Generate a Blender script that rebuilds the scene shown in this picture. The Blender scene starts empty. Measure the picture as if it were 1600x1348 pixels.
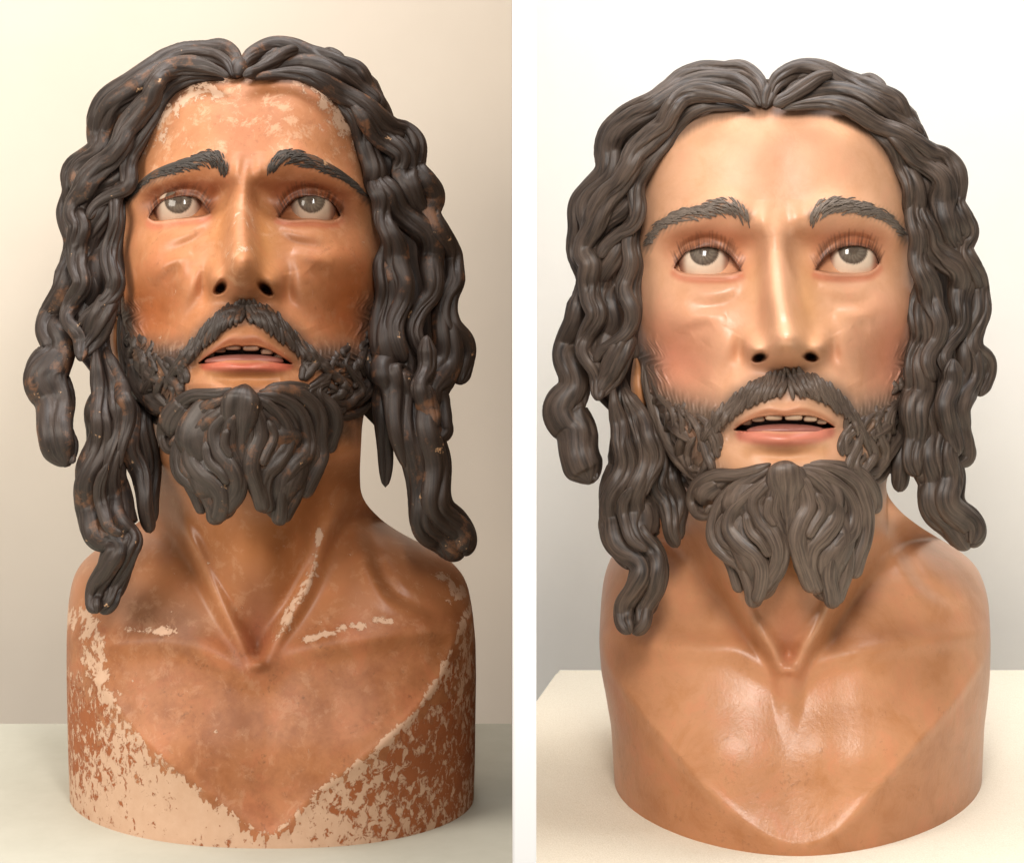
import bpy, math, random
import numpy as np

random.seed(7); rng = np.random.RandomState(7)
SC = bpy.context.scene; COL = SC.collection

# ------------------------------------------------------------------ units
# authored in photograph units (u): x right, y down, z towards the viewer; 1 u = 0.44 mm
S = 0.00044; D = 3200.0; YH = 250.0; XC = 800.0; Z0 = 1.2
def world(P):
    """traced points with an estimated depth -> metric positions"""
    P = np.asarray(P, float); k = (D - P[..., 2]) / D
    X = (P[..., 0] - XC) * k * S
    Z = Z0 - (P[..., 1] - YH) * k * S
    return np.stack([X, -P[..., 2] * S, Z], -1)

# ------------------------------------------------------------------ camera
cam = bpy.data.cameras.new('camera'); co = bpy.data.objects.new('camera', cam); COL.objects.link(co)
co.location = (0, -D * S, Z0); co.rotation_euler = (math.pi / 2, 0, 0)
cam.sensor_width = 36; cam.lens = 72; cam.shift_y = -(674 - YH) / 1600; cam.clip_end = 50; cam.clip_start = .02
SC.camera = co

# ------------------------------------------------------------------ world, lamps, exposure
W = bpy.data.worlds.new('World'); SC.world = W; W.use_nodes = True
bg = W.node_tree.nodes['Background']; bg.inputs[0].default_value = (1.0, .95, .88, 1); bg.inputs[1].default_value = .22
SC.view_settings.view_transform = 'Standard'; SC.view_settings.look = 'None'
SC.view_settings.exposure = 0; SC.view_settings.gamma = 1
def lamp(name, loc, target, size, size_y, power, color):
    l = bpy.data.lights.new(name, 'AREA'); l.shape = 'RECTANGLE'; l.size = size; l.size_y = size_y
    l.energy = power; l.color = color
    o = bpy.data.objects.new(name, l); COL.objects.link(o); o.location = loc
    import mathutils
    o.rotation_euler = (mathutils.Vector(target) - mathutils.Vector(loc)).to_track_quat('-Z', 'Y').to_euler()
    return o
lamp('lamp_for_worn_bust', (-1.05, -.85, 1.48), (-.17, 0, 1.02), .60, .50, 11.0, (1, .92, .81))
lamp('lamp_for_restored_bust', (.07, -.90, 1.58), (.24, 0, 1.0), .20, .34, 9.8, (1, .95, .89))
lamp('added_right_wall_lamp', (.40, -.06, 2.70), (.40, .32, .8), 1.0, .45, 28.5, (.98, .98, 1))  # added overhead source, brightens the right wall and plinth
lamp('added_left_wall_lamp', (-.45, -.22, 2.50), (-.24, .40, .9), .9, .3, 19.0, (1, .95, .91))  # added overhead source to even out the left wall

# ------------------------------------------------------------------ node helpers
class NT:
    def __init__(s, name):
        s.m = bpy.data.materials.new(name); s.m.use_nodes = True
        s.t = s.m.node_tree; s.b = s.t.nodes['Principled BSDF']
    def n(s, typ, **kw):
        o = s.t.nodes.new(typ)
        for k, v in kw.items(): setattr(o, k, v)
        return o
    def L(s, a, b): s.t.links.new(a, b)
    def coord(s): 
        if not hasattr(s, '_c'): s._c = s.n('ShaderNodeTexCoord').outputs['Object']
        return s._c
    def noise(s, scale, detail=4, rough=.55, dist=0, stretch=None, out='Fac'):
        o = s.n('ShaderNodeTexNoise'); o.inputs['Scale'].default_value = scale
        o.inputs['Detail'].default_value = detail; o.inputs['Roughness'].default_value = rough
        o.inputs['Distortion'].default_value = dist
        if stretch:
            mp = s.n('ShaderNodeMapping'); mp.inputs['Scale'].default_value = stretch
            s.L(s.coord(), mp.inputs[0]); s.L(mp.outputs[0], o.inputs['Vector'])
        else: s.L(s.coord(), o.inputs['Vector'])
        return o.outputs[out]
    def ramp(s, sock, a, b, smooth=False):
        o = s.n('ShaderNodeMapRange'); o.inputs[1].default_value = a; o.inputs[2].default_value = b
        if smooth: o.interpolation_type = 'SMOOTHSTEP'
        s.L(sock, o.inputs[0]); return o.outputs[0]
    def math(s, op, a, b=None):
        o = s.n('ShaderNodeMath', operation=op)
        for i, v in enumerate((a, b)):
            if v is None: continue
            if isinstance(v, (int, float)): o.inputs[i].default_value = v
            else: s.L(v, o.inputs[i])
        return o.outputs[0]
    def mix(s, f, a, b, mode='MIX'):
        o = s.n('ShaderNodeMix', data_type='RGBA', blend_type=mode)
        for i, v in ((0, f), (6, a), (7, b)):
            if isinstance(v, (int, float)): o.inputs[i].default_value = v
            elif isinstance(v, tuple): o.inputs[i].default_value = v + (1,) if len(v) == 3 else v
            else: s.L(v, o.inputs[i])
        return o.outputs[2]
    def attr(s, name, out='Fac'):
        return s.n('ShaderNodeAttribute', attribute_name=name).outputs[out]
    def bump(s, h, strength, dist):
        o = s.n('ShaderNodeBump'); o.inputs['Strength'].default_value = strength; o.inputs['Distance'].default_value = dist
        s.L(h, o.inputs['Height']); s.L(o.outputs[0], s.b.inputs['Normal']); return o
    def set(s, **kw):
        for k, v in kw.items():
            i = s.b.inputs[k.replace('_', ' ')]
            if isinstance(v, (int, float)): i.default_value = v
            elif isinstance(v, tuple): i.default_value = v + (1,) if len(v) == 3 else v
            else: s.L(v, i)
        return s.m

def skin_material(name, worn):
    t = NT(name)
    c = t.attr('pigment', 'Color')
    big = t.noise(16, 5, .6); mid = t.noise(60, 6, .65); fine = t.noise(320, 4, .7)
    c = t.mix(t.ramp(big, .35, .65), t.mix(1.0, c, (.90, .86, .82), 'MULTIPLY'), t.mix(1.0, c, (1.07, 1.06, 1.03), 'MULTIPLY'))
    hue = t.noise(34, 7, .68, .5)
    dm = t.math('ADD', .8, t.math('MULTIPLY', t.attr('dirt'), 1.0))
    c = t.mix(t.math('MULTIPLY', t.math('MULTIPLY', t.ramp(hue, .50, .62), .32), dm), c, t.mix(1.0, c, (1.12, .95, .98), 'MULTIPLY'))
    c = t.mix(t.math('MULTIPLY', t.math('MULTIPLY', t.ramp(hue, .50, .36), .45), dm), c, t.mix(1.0, c, (.86, .76, .60), 'MULTIPLY'))
    spk = t.math('MULTIPLY', t.ramp(t.math('MULTIPLY', fine, mid), .33, .40), t.attr('dirt'))
    c = t.mix(t.math('MULTIPLY', spk, .55 if worn else .30), c, (.13, .055, .022))
    h = t.math('MULTIPLY', mid, .5)
    if worn:
        c = t.mix(t.math('MULTIPLY', t.math('MULTIPLY', t.ramp(t.noise(48, 9, .75, .2), .44, .60), t.attr('dirt')), .55), c, t.mix(1.0, c, (.62, .52, .46), 'MULTIPLY'))
        sc = t.math('MULTIPLY', t.ramp(t.noise(85, 10, .74, .4), .53, .61), t.attr('scuff'))
        c = t.mix(t.math('MULTIPLY', sc, .75), c, (.62, .36, .215))
        c = t.mix(t.math('MULTIPLY', t.math('MULTIPLY', t.ramp(t.noise(70, 10, .76, .2), .55, .66), t.attr('scuff')), .45), c, t.mix(1.0, c, (.60, .50, .42), 'MULTIPLY'))
        w = t.attr('wear'); nz = t.noise(88, 10, .72, .3)
        nz2 = t.noise(165, 9, .74, .5, (1, 1, .75))
        edge = t.math('ADD', t.math('MULTIPLY', w, .55), t.math('SUBTRACT', nz, .5))
        ges = t.ramp(edge, .215, .235)
        terr = t.math('MULTIPLY', t.ramp(t.math('ADD', t.math('MULTIPLY', t.attr('terra'), .30), t.math('SUBTRACT', nz2, .5)), .17, .195), 1.0)
        gcol = t.mix(t.noise(130, 5, .6), (.56, .34, .22), (.70, .48, .34))
        tcol = t.mix(t.noise(90, 5, .6), (.28, .075, .022), (.42, .14, .045))
        gcol = t.mix(terr, gcol, tcol)
        c = t.mix(ges, c, gcol)
        hh = t.math('SUBTRACT', t.math('MULTIPLY', h, .5), t.math('MULTIPLY', t.math('ADD', ges, t.math('MULTIPLY', terr, ges)), .55))
        r = t.math('ADD', t.math('MULTIPLY', ges, .38), t.ramp(mid, .3, .7))
        rr = t.n('ShaderNodeMapRange'); t.L(t.math('ADD', t.math('SUBTRACT', t.math('ADD', t.math('MULTIPLY', ges, .45), .30), t.math('MULTIPLY', t.attr('gloss'), .30)), t.math('ADD', t.math('MULTIPLY', t.attr('dirt'), .25), t.math('MULTIPLY', t.attr('scuff'), .22))), rr.inputs[0])
        rr.inputs[3].default_value = .20; rr.inputs[4].default_value = .85
        t.bump(hh, .55, .0012)
        return t.set(Base_Color=c, Roughness=rr.outputs[0], Specular_IOR_Level=.5)
    t.bump(t.math('MULTIPLY', t.math('ADD', h, t.math('MULTIPLY', fine, .35)), t.math('ADD', .6, t.math('MULTIPLY', t.attr('dirt'), .5))), .6, .0013)
    rr = t.n('ShaderNodeMapRange'); t.L(t.math('SUBTRACT', t.math('ADD', t.math('MULTIPLY', mid, .35), .35), t.math('MULTIPLY', t.attr('gloss'), .30)), rr.inputs[0])
    rr.inputs[3].default_value = .22; rr.inputs[4].default_value = .76
    return t.set(Base_Color=c, Roughness=rr.outputs[0], Specular_IOR_Level=.5)

def hair_material(name, dark, light, worn, rough):
    t = NT(name)
    along = t.n('ShaderNodeAttribute', attribute_name='strand').outputs['Vector']
    nz = t.n('ShaderNodeTexNoise'); nz.inputs['Scale'].default_value = 1.0; nz.inputs['Detail'].default_value = 5
    nz.inputs['Roughness'].default_value = .65
    t.L(along, nz.inputs['Vector']); st = nz.outputs['Fac']
    blot = t.noise(38, 5, .6)
    c = t.mix(t.ramp(t.math('ADD', t.math('MULTIPLY', st, .7), t.math('MULTIPLY', blot, .3)), .38, .62), dark, light)
    if worn:
        n2 = t.noise(95, 9, .74, .3)
        e = t.math('ADD', t.math('MULTIPLY', t.math('POWER', t.attr('ridge'), 4.0), .40), t.math('SUBTRACT', n2, .5))
        c = t.mix(t.math('MULTIPLY', t.ramp(e, .37, .50), .7), c, (.20, .088, .040))
        n3 = t.noise(110, 8, .7)
        c = t.mix(t.ramp(t.math('ADD', t.math('MULTIPLY', t.attr('ridge'), .1), n3), .745, .77), c, (.55, .33, .18))
    t.bump(t.math('ADD', st, t.math('MULTIPLY', blot, .4)), .35, .0010)
    return t.set(Base_Color=c, Roughness=rough, Specular_IOR_Level=.5)

def plain(name, c1, c2, scale, rough, bump=.2, dist=.0006, detail=6):
    t = NT(name); n = t.noise(scale, detail, .65); c = t.mix(t.ramp(n, .35, .65), c1, c2)
    t.bump(n, bump, dist); return t.set(Base_Color=c, Roughness=rough)

M = {}
M['wall_beige'] = plain('beige_wall_paint', (.75, .675, .575), (.77, .695, .595), 9, .9, .05)
M['wall_white'] = plain('warm_white_wall_paint', (.86, .84, .79), (.88, .86, .81), 9, .9, .05)
M['panel_white'] = plain('white_panel_paint', (.96, .96, .955), (.965, .965, .96), 20, .8, .02)
M['panel_dark_side'] = plain('bounce_cutting_brown', (.20, .14, .09), (.25, .18, .12), 30, .8, .1)  # dark colour that keeps the added panel from bouncing light
M['table_green'] = plain('pale_grey_green_board', (.47, .465, .39), (.50, .495, .42), 40, .7, .08)
def felt():
    t = NT('cream_felt'); a = t.noise(900, 3, .7); b = t.noise(140, 5, .7); e = t.noise(7, 3, .5)
    c = t.mix(t.ramp(a, .3, .7), (.74, .66, .52), (.85, .78, .65))
    c = t.mix(t.math('MULTIPLY', t.ramp(b, .55, .75), .25), c, (.66, .55, .38))
    t.bump(t.math('ADD', a, t.math('MULTIPLY', b, .8)), .6, .0012)
    return t.set(Base_Color=c, Roughness=.95, Specular_IOR_Level=.2)
M['felt'] = felt()
M['skin_worn'] = skin_material('worn_painted_flesh', True)
M['skin_new'] = skin_material('restored_painted_flesh', False)
M['hair_worn'] = hair_material('worn_dark_painted_hair', (.016, .010, .008), (.052, .034, .026), True, .50)
M['hair_new'] = hair_material('dark_brown_painted_hair', (.016, .010, .007), (.105, .072, .053), False, .50)
M['beard_worn'] = hair_material('worn_grey_brown_painted_beard', (.024, .016, .012), (.070, .050, .040), True, .46)
M['beard_new'] = hair_material('grey_brown_painted_beard', (.040, .026, .019), (.165, .117, .087), False, .44)
M['brow_worn'] = hair_material('worn_grey_brow_paint', (.026, .021, .018), (.085, .070, .058), True, .6)
M['brow_new'] = hair_material('soft_grey_brown_brow_paint', (.075, .057, .045), (.24, .19, .15), False, .6)
def eye_material(name):
    t = NT(name); return t.set(Base_Color=t.mix(t.math('MULTIPLY', t.noise(500, 3), .25), t.attr('pigment', 'Color'), (.45, .3, .2)), Roughness=.1, Specular_IOR_Level=.45)
M['eye'] = eye_material('glossy_painted_eye')
M['tooth'] = plain('ivory_tooth', (.44, .29, .19), (.50, .35, .23), 120, .35)
M['tooth_worn'] = plain('dulled_tooth', (.27, .15, .095), (.34, .20, .13), 120, .4)
M['tongue'] = plain('dull_red_tongue', (.28, .10, .075), (.34, .13, .10), 120, .4)

# ------------------------------------------------------------------ mesh helpers
def tag(o, label=None, cat=None, group=None, kind=None):
    for k, v in (('label', label), ('category', cat), ('group', group), ('kind', kind)):
        if v: o[k] = v
    return o
def quads_mesh(name, V, Q, mat, parent=None, attrs=None, smooth=True):
    V = np.asarray(V, np.float32); Q = np.asarray(Q, np.int32)
    org = np.array(parent_origin(parent), np.float32)
    me = bpy.data.meshes.new(name); n = len(Q); k = Q.shape[1]
    me.vertices.add(len(V)); me.vertices.foreach_set('co', (V - org).ravel())
    me.loops.add(n * k); me.loops.foreach_set('vertex_index', Q.ravel())
    me.polygons.add(n); me.polygons.foreach_set('loop_start', np.arange(0, n * k, k, dtype=np.int32))
    me.update(calc_edges=True)
    if smooth: me.polygons.foreach_set('use_smooth', np.ones(n, bool))
    for an, a in (attrs or {}).items():
        a = np.asarray(a, np.float32)
        if a.ndim == 1:
            at = me.attributes.new(an, 'FLOAT', 'POINT'); at.data.foreach_set('value', a)
        elif an == 'strand':
            at = me.attributes.new(an, 'FLOAT_VECTOR', 'POINT'); at.data.foreach_set('vector', a.ravel())
        else:
            at = me.attributes.new(an, 'FLOAT_COLOR', 'POINT')
            at.data.foreach_set('color', np.concatenate([a, np.ones((len(a), 1), np.float32)], 1).ravel())
    me.materials.append(mat)
    o = bpy.data.objects.new(name, me); COL.objects.link(o)
    if parent: o.parent = parent
    return o
ORG = {}
def parent_origin(p):
    while p is not None:
        if p.name in ORG: return ORG[p.name]
        p = p.parent
    return (0, 0, 0)
def grid_quads(nr, nc, wrap):
    r = np.arange(nr - 1)[:, None]; c = np.arange(nc if wrap else nc - 1)[None, :]
    a = r * nc + c; b = r * nc + (c + 1) % nc
    return np.stack([a, b, b + nc, a + nc], -1).reshape(-1, 4)
def box(name, lo, hi, mat, parent=None, bev=.002):
    import bmesh
    bm = bmesh.new(); bmesh.ops.create_cube(bm, size=1)
    for v in bm.verts: v.co = [(lo[i] + hi[i]) / 2 + v.co[i] * (hi[i] - lo[i]) for i in range(3)]
    if bev: bmesh.ops.bevel(bm, geom=list(bm.edges), offset=bev, segments=2, affect='EDGES')
    me = bpy.data.meshes.new(name); bm.to_mesh(me); bm.free(); me.materials.append(mat)
    o = bpy.data.objects.new(name, me); COL.objects.link(o)
    if parent: o.parent = parent
    return o
def prism(name, poly, z0, z1, mat, bev=.003):
    import bmesh
    bm = bmesh.new(); lo = [bm.verts.new((x, y, z0)) for x, y in poly]; hi = [bm.verts.new((x, y, z1)) for x, y in poly]
    bm.faces.new(lo[::-1]); bm.faces.new(hi); n = len(poly)
    for i in range(n): bm.faces.new((lo[i], lo[(i + 1) % n], hi[(i + 1) % n], hi[i]))
    bmesh.ops.recalc_face_normals(bm, faces=list(bm.faces))
    bmesh.ops.bevel(bm, geom=list(bm.edges), offset=bev, segments=3, affect='EDGES')
    me = bpy.data.meshes.new(name); bm.to_mesh(me); bm.free(); me.materials.append(mat)
    o = bpy.data.objects.new(name, me); COL.objects.link(o); return o

# ------------------------------------------------------------------ setting
YT = {'L': 996.0, 'R': 1007.0}               # table tops below the camera's height
zt = {k: Z0 - v * S for k, v in YT.items()}
box('wall', (-1.3, .420, .3), (0, .445, 2.0), M['wall_beige'], bev=0)['kind'] = 'structure'
box('wall', (.014, .52, .2), (1.4, .545, 2.0), M['wall_white'], bev=0)['kind'] = 'structure'
pn = box('added_panel', (.0002, -1400 * S, .2), (38 * 1800 / 3200 * S, .519, 2.0), M['panel_white'], bev=.0006)  # added divider, run far forward to keep the lamps' light apart
pn.data.materials.append(M['panel_dark_side'])
for f in pn.data.polygons:
    if f.normal.x < -.9: f.material_index = 1          # unseen left face made dark to cut bounce onto the worn bust
tag(pn, 'added narrow white upright panel between the two busts, also screening lamp spill', 'partition')
t1 = prism('tabletop', [(-1.05, -.42), (.005, -.42), (.005, .1885), (-1.05, .1885)], zt['L'] - .03, zt['L'], M['table_green'])
tag(t1, 'pale grey green tabletop under the flaking worn bust', 'tabletop')
xl = 23 * S
t2 = prism('plinth', [(xl, -.42), (1.2, -.42), (1.2, .375), (88.7 * S, .375), (45.6 * S, .28), (xl, .25)], zt['R'] - .3, zt['R'], M['felt'])
tag(t2, 'cream felt covered plinth under the freshly restored bust', 'plinth')

# ------------------------------------------------------------------ curves, warps
def catmull(P, n):
    P = np.asarray(P, float)
    if len(P) == 2: return P[0] + (P[1] - P[0]) * np.linspace(0, 1, n)[:, None]
    Q = np.vstack([2 * P[0] - P[1], P, 2 * P[-1] - P[-2]])
    seg = np.linalg.norm(np.diff(P[:, :2], axis=0), axis=1); cum = np.concatenate([[0], np.cumsum(seg)])
    s = np.linspace(0, cum[-1], n); i = np.clip(np.searchsorted(cum, s, side='right') - 1, 0, len(P) - 2)
    t = ((s - cum[i]) / np.maximum(seg[i], 1e-6))[:, None]
    p0, p1, p2, p3 = Q[i], Q[i + 1], Q[i + 2], Q[i + 3]
    return .5 * (2 * p1 + (p2 - p0) * t + (2 * p0 - 5 * p1 + 4 * p2 - p3) * t ** 2 + (3 * p1 - p0 - 3 * p2 + p3) * t ** 3)
class TPS:
    def __init__(s, A, B, lam=2.0):
        s.A = A = np.asarray(A, float); B = np.asarray(B, float); n = len(A)
        K = s.k(A, A) + lam * np.eye(n) * 100; P = np.hstack([np.ones((n, 1)), A])
        Lm = np.zeros((n + 3, n + 3)); Lm[:n, :n] = K; Lm[:n, n:] = P; Lm[n:, :n] = P.T
        s.w = np.linalg.solve(Lm, np.vstack([B, np.zeros((3, 2))]))
    def k(s, X, A):
        r2 = (X[:, None, 0] - A[None, :, 0]) ** 2 + (X[:, None, 1] - A[None, :, 1]) ** 2
        return r2 * np.log(np.maximum(r2, 1e-9)) * .5
    def __call__(s, X):
        X = np.asarray(X, float); sh = X.shape; X = X.reshape(-1, 2); out = np.empty_like(X)
        for i in range(0, len(X), 40000):
            x = X[i:i + 40000]; out[i:i + 40000] = s.k(x, s.A) @ s.w[:-3] + s.w[-3] + x @ s.w[-2:]
        return out.reshape(sh)
# matching points: restored bust (right) | worn bust (left)
FACE = [(1200,172,372,124),(1053,418,232,340),(1159,427,328,337),(1100,389,278,310),(1100,429,277,342),(1275,421,436,340),(1373,411,532,337),
 (1334,387,488,309),(1335,427,490,342),(1172,346,355,271),(1143,310,337,235),(1012,382,205,307),(1264,346,418,268),(1303,310,454,235),
 (1407,359,565,298),(1210,400,375,310),(1229,525,378,403),(1231,547,378,428),(1185,558,344,450),(1267,556,416,450),
 (1169,555,329,451),(1283,555,430,455),(1228,575,380,470),(1148,671,311,568),(1303,666,456,568),(1228,632,383,513),
 (1228,649,381,540),(1228,669,381,563),(1228,700,383,582),(1226,716,384,594),(1140,738,306,612),(1318,738,470,612),(1226,749,375,646),(1017,618,200,543),
 (1042,706,216,624),(1071,749,244,655),(1420,622,587,552),(1388,736,574,640),(995,470,187,420),(1430,520,590,450),
 (1423,300,580,270),(995,330,200,285),(1030,240,235,195),(1350,200,515,150)]
HAIR = [(1198,122,378,86),(1137,94,328,64),(1063,111,257,79),(985,166,168,142),(936,218,144,200),(931,278,135,240),
 (883,356,90,296),(896,448,96,392),(866,534,61,493),(853,652,42,608),(883,712,66,674),(922,775,105,752),(948,745,129,719),
 (940,641,131,580),(951,864,139,853),(992,1005,157,971),(1014,968,183,934),(1044,886,217,845),(1057,864,233,843),
 (1003,645,189,596),(1259,89,432,59),(1374,126,528,83),(1423,163,580,114),(1452,215,612,170),(1497,248,655,200),
 (1512,322,669,263),(1528,367,695,311),(1551,445,727,404),(1536,526,718,482),(1556,564,745,537),(1538,638,725,619),
 (1528,704,708,663),(1508,753,703,723),(1508,790,703,782),(1540,834,745,845),(1515,871,725,882),(1419,771,625,804),
 (1432,612,603,570),(1430,441,593,374)]
BEARD = [(1177,956,334,825),(1303,956,437,826),(1237,879,389,764),(1110,817,274,712),(1357,834,506,717),(1090,814,263,711),
 (1368,778,521,689),(1370,755,552,652)]
def tps(lst, inv=False, lam=2.0):
    a = np.array(lst, float); return TPS(a[:, 2:], a[:, :2], lam) if inv else TPS(a[:, :2], a[:, 2:], lam)
ident = lambda X: np.asarray(X, float)
WARP = {'R': {'hair': ident, 'beard': ident, 'inv': ident},
        'L': {'hair': tps(FACE + HAIR), 'beard': tps(FACE + BEARD), 'inv': tps(FACE, True)}}
def tilt(side, v):                         # the worn head is seen from lower down: it leans further back
    return 0.0 if side == 'R' else .20 * (np.minimum(v, 720) - 450)

# ------------------------------------------------------------------ relief functions (restored-bust coordinates)
def sst(x, a, b):
    t = np.clip((x - a) / (b - a), 0, 1); return t * t * (3 - 2 * t)
def ga(u, v, cx, cy, sx, sy): return np.exp(-.5 * (((u - cx) / sx) ** 2 + ((v - cy) / sy) ** 2))
def dist_curve(u, v, P, pad, n=70):
    """distance to a smoothed polyline and its parameter, only within pad of it"""
    C = catmull(P, n); d = np.full(u.shape, 1e4); tt = np.zeros(u.shape)
    m = (u > C[:, 0].min() - pad) & (u < C[:, 0].max() + pad) & (v > C[:, 1].min() - pad) & (v < C[:, 1].max() + pad)
    if m.any():
        uu = u[m]; vv = v[m]
        dd = np.full(uu.shape, 1e8); ti = np.zeros(uu.shape)
        for i in range(n - 1):
            ax, ay = C[i]; bx, by = C[i + 1] - C[i]; L2 = bx * bx + by * by + 1e-9
            s = np.clip(((uu - ax) * bx + (vv - ay) * by) / L2, 0, 1)
            q = (uu - ax - s * bx) ** 2 + (vv - ay - s * by) ** 2
            k = q < dd; dd[k] = q[k]; ti[k] = (i + s[k]) / (n - 1)
        d[m] = np.sqrt(dd); tt[m] = ti
    return d, tt
def ridge(u, v, P, sig, amp, taper=True):
    d, t = dist_curve(u, v, P, sig * 3.2)
    a = np.sin(np.pi * t) ** .8 if taper else 1.0
    return amp * a * np.exp(-.5 * (d / sig) ** 2) * (d < sig * 3.2)
def interp(y, tab, sm=9.0):
    """table lookup with the corners rounded off"""
    tab = np.array(tab, float)
    if sm <= 0 or tab[-1, 0] - tab[0, 0] < 20: return np.interp(y, tab[:, 0], tab[:, 1])
    g = np.arange(tab[0, 0] - 60, tab[-1, 0] + 61); k = int(sm * 3); kk = np.exp(-.5 * (np.arange(-k, k + 1) / sm) ** 2); kk /= kk.sum()
    return np.interp(y, g, np.convolve(np.pad(np.interp(g, tab[:, 0], tab[:, 1]), k, mode='edge'), kk, 'valid'))
EYES = [dict(c=(1104, 407), iris=(1100, 391), up=[(1053,419),(1060,407),(1073,394),(1088,389),(1103,386),(1120,388),(1134,393),(1147,407),(1158,424)],
             lo=[(1053,419),(1062,425),(1076,428),(1100,429),(1124,429),(1142,428),(1158,424)]),
        dict(c=(1330, 404), iris=(1333, 389), up=[(1274,422),(1282,410),(1295,396),(1312,388),(1332,384),(1350,386),(1363,392),(1370,402),(1374,412)],
             lo=[(1274,422),(1288,425),(1304,427),(1335,427),(1357,425),(1368,419),(1374,412)])]
MUP = [(1147,671),(1162,661),(1186,652),(1210,649),(1228,650),(1250,649),(1272,651),(1290,658),(1304,667)]
MLO = [(1147,672),(1166,674),(1195,672),(1228,670),(1262,671),(1288,670),(1304,668)]
def between(u, v, up, lo):
    """>0 inside an opening bounded by an upper and a lower edge (u-units)"""
    a = np.array(up); b = np.array(lo)
    A = catmull(a, 60); B = catmull(b, 60)
    yu = np.interp(u, A[:, 0], A[:, 1]); yl = np.interp(u, B[:, 0], B[:, 1])
    ins = np.minimum(np.minimum(v - yu, yl - v), np.minimum(u - a[0, 0], a[-1, 0] - u))
    return ins
def face_center(v):
    return interp(v, [(90,60),(130,115),(165,150),(220,178),(300,196),(345,200),(400,192),(500,196),(600,206),(680,214),(740,222),(790,212),(830,150),(900,100)], 20)
def chain(u, v, P, hw, soft=12):
    d, t = dist_curve(u, v, P, hw + soft + 8); return 1 - sst(d, hw - soft * .5, hw + soft)
BEARD_AREA = [([(1004,556),(1014,606),(1035,655),(1070,705),(1105,750)], 22), ([(1030,634),(1070,652),(1112,662)], 20), ([(1070,690),(1085,720)], 18),
              ([(1434,556),(1424,606),(1405,655),(1385,705),(1360,750)], 22), ([(1416,634),(1380,648),(1346,660)], 20), ([(1375,690),(1365,725)], 16)]
def beard_relief(u, v):
    mk = np.zeros_like(u)
    for P, hw in BEARD_AREA: mk = np.maximum(mk, chain(u, v, P, hw, 22))
    a = np.abs(u - 1221)
    p = a + 8 * np.sin(v / 9.5 + a / 30) + 4 * np.sin(v / 5.3 + a / 13 + 1) - .25 * v
    r = 1 - np.abs(np.sin(p * np.pi / 15)) ** .7; r2 = 1 - np.abs(np.sin((p + .4 * v) * np.pi / 6.1))
    return mk * (4 + 9 * r * (.6 + .4 * np.sin(v / 8.0 + a / 11)) + 2.2 * r2)
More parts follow.
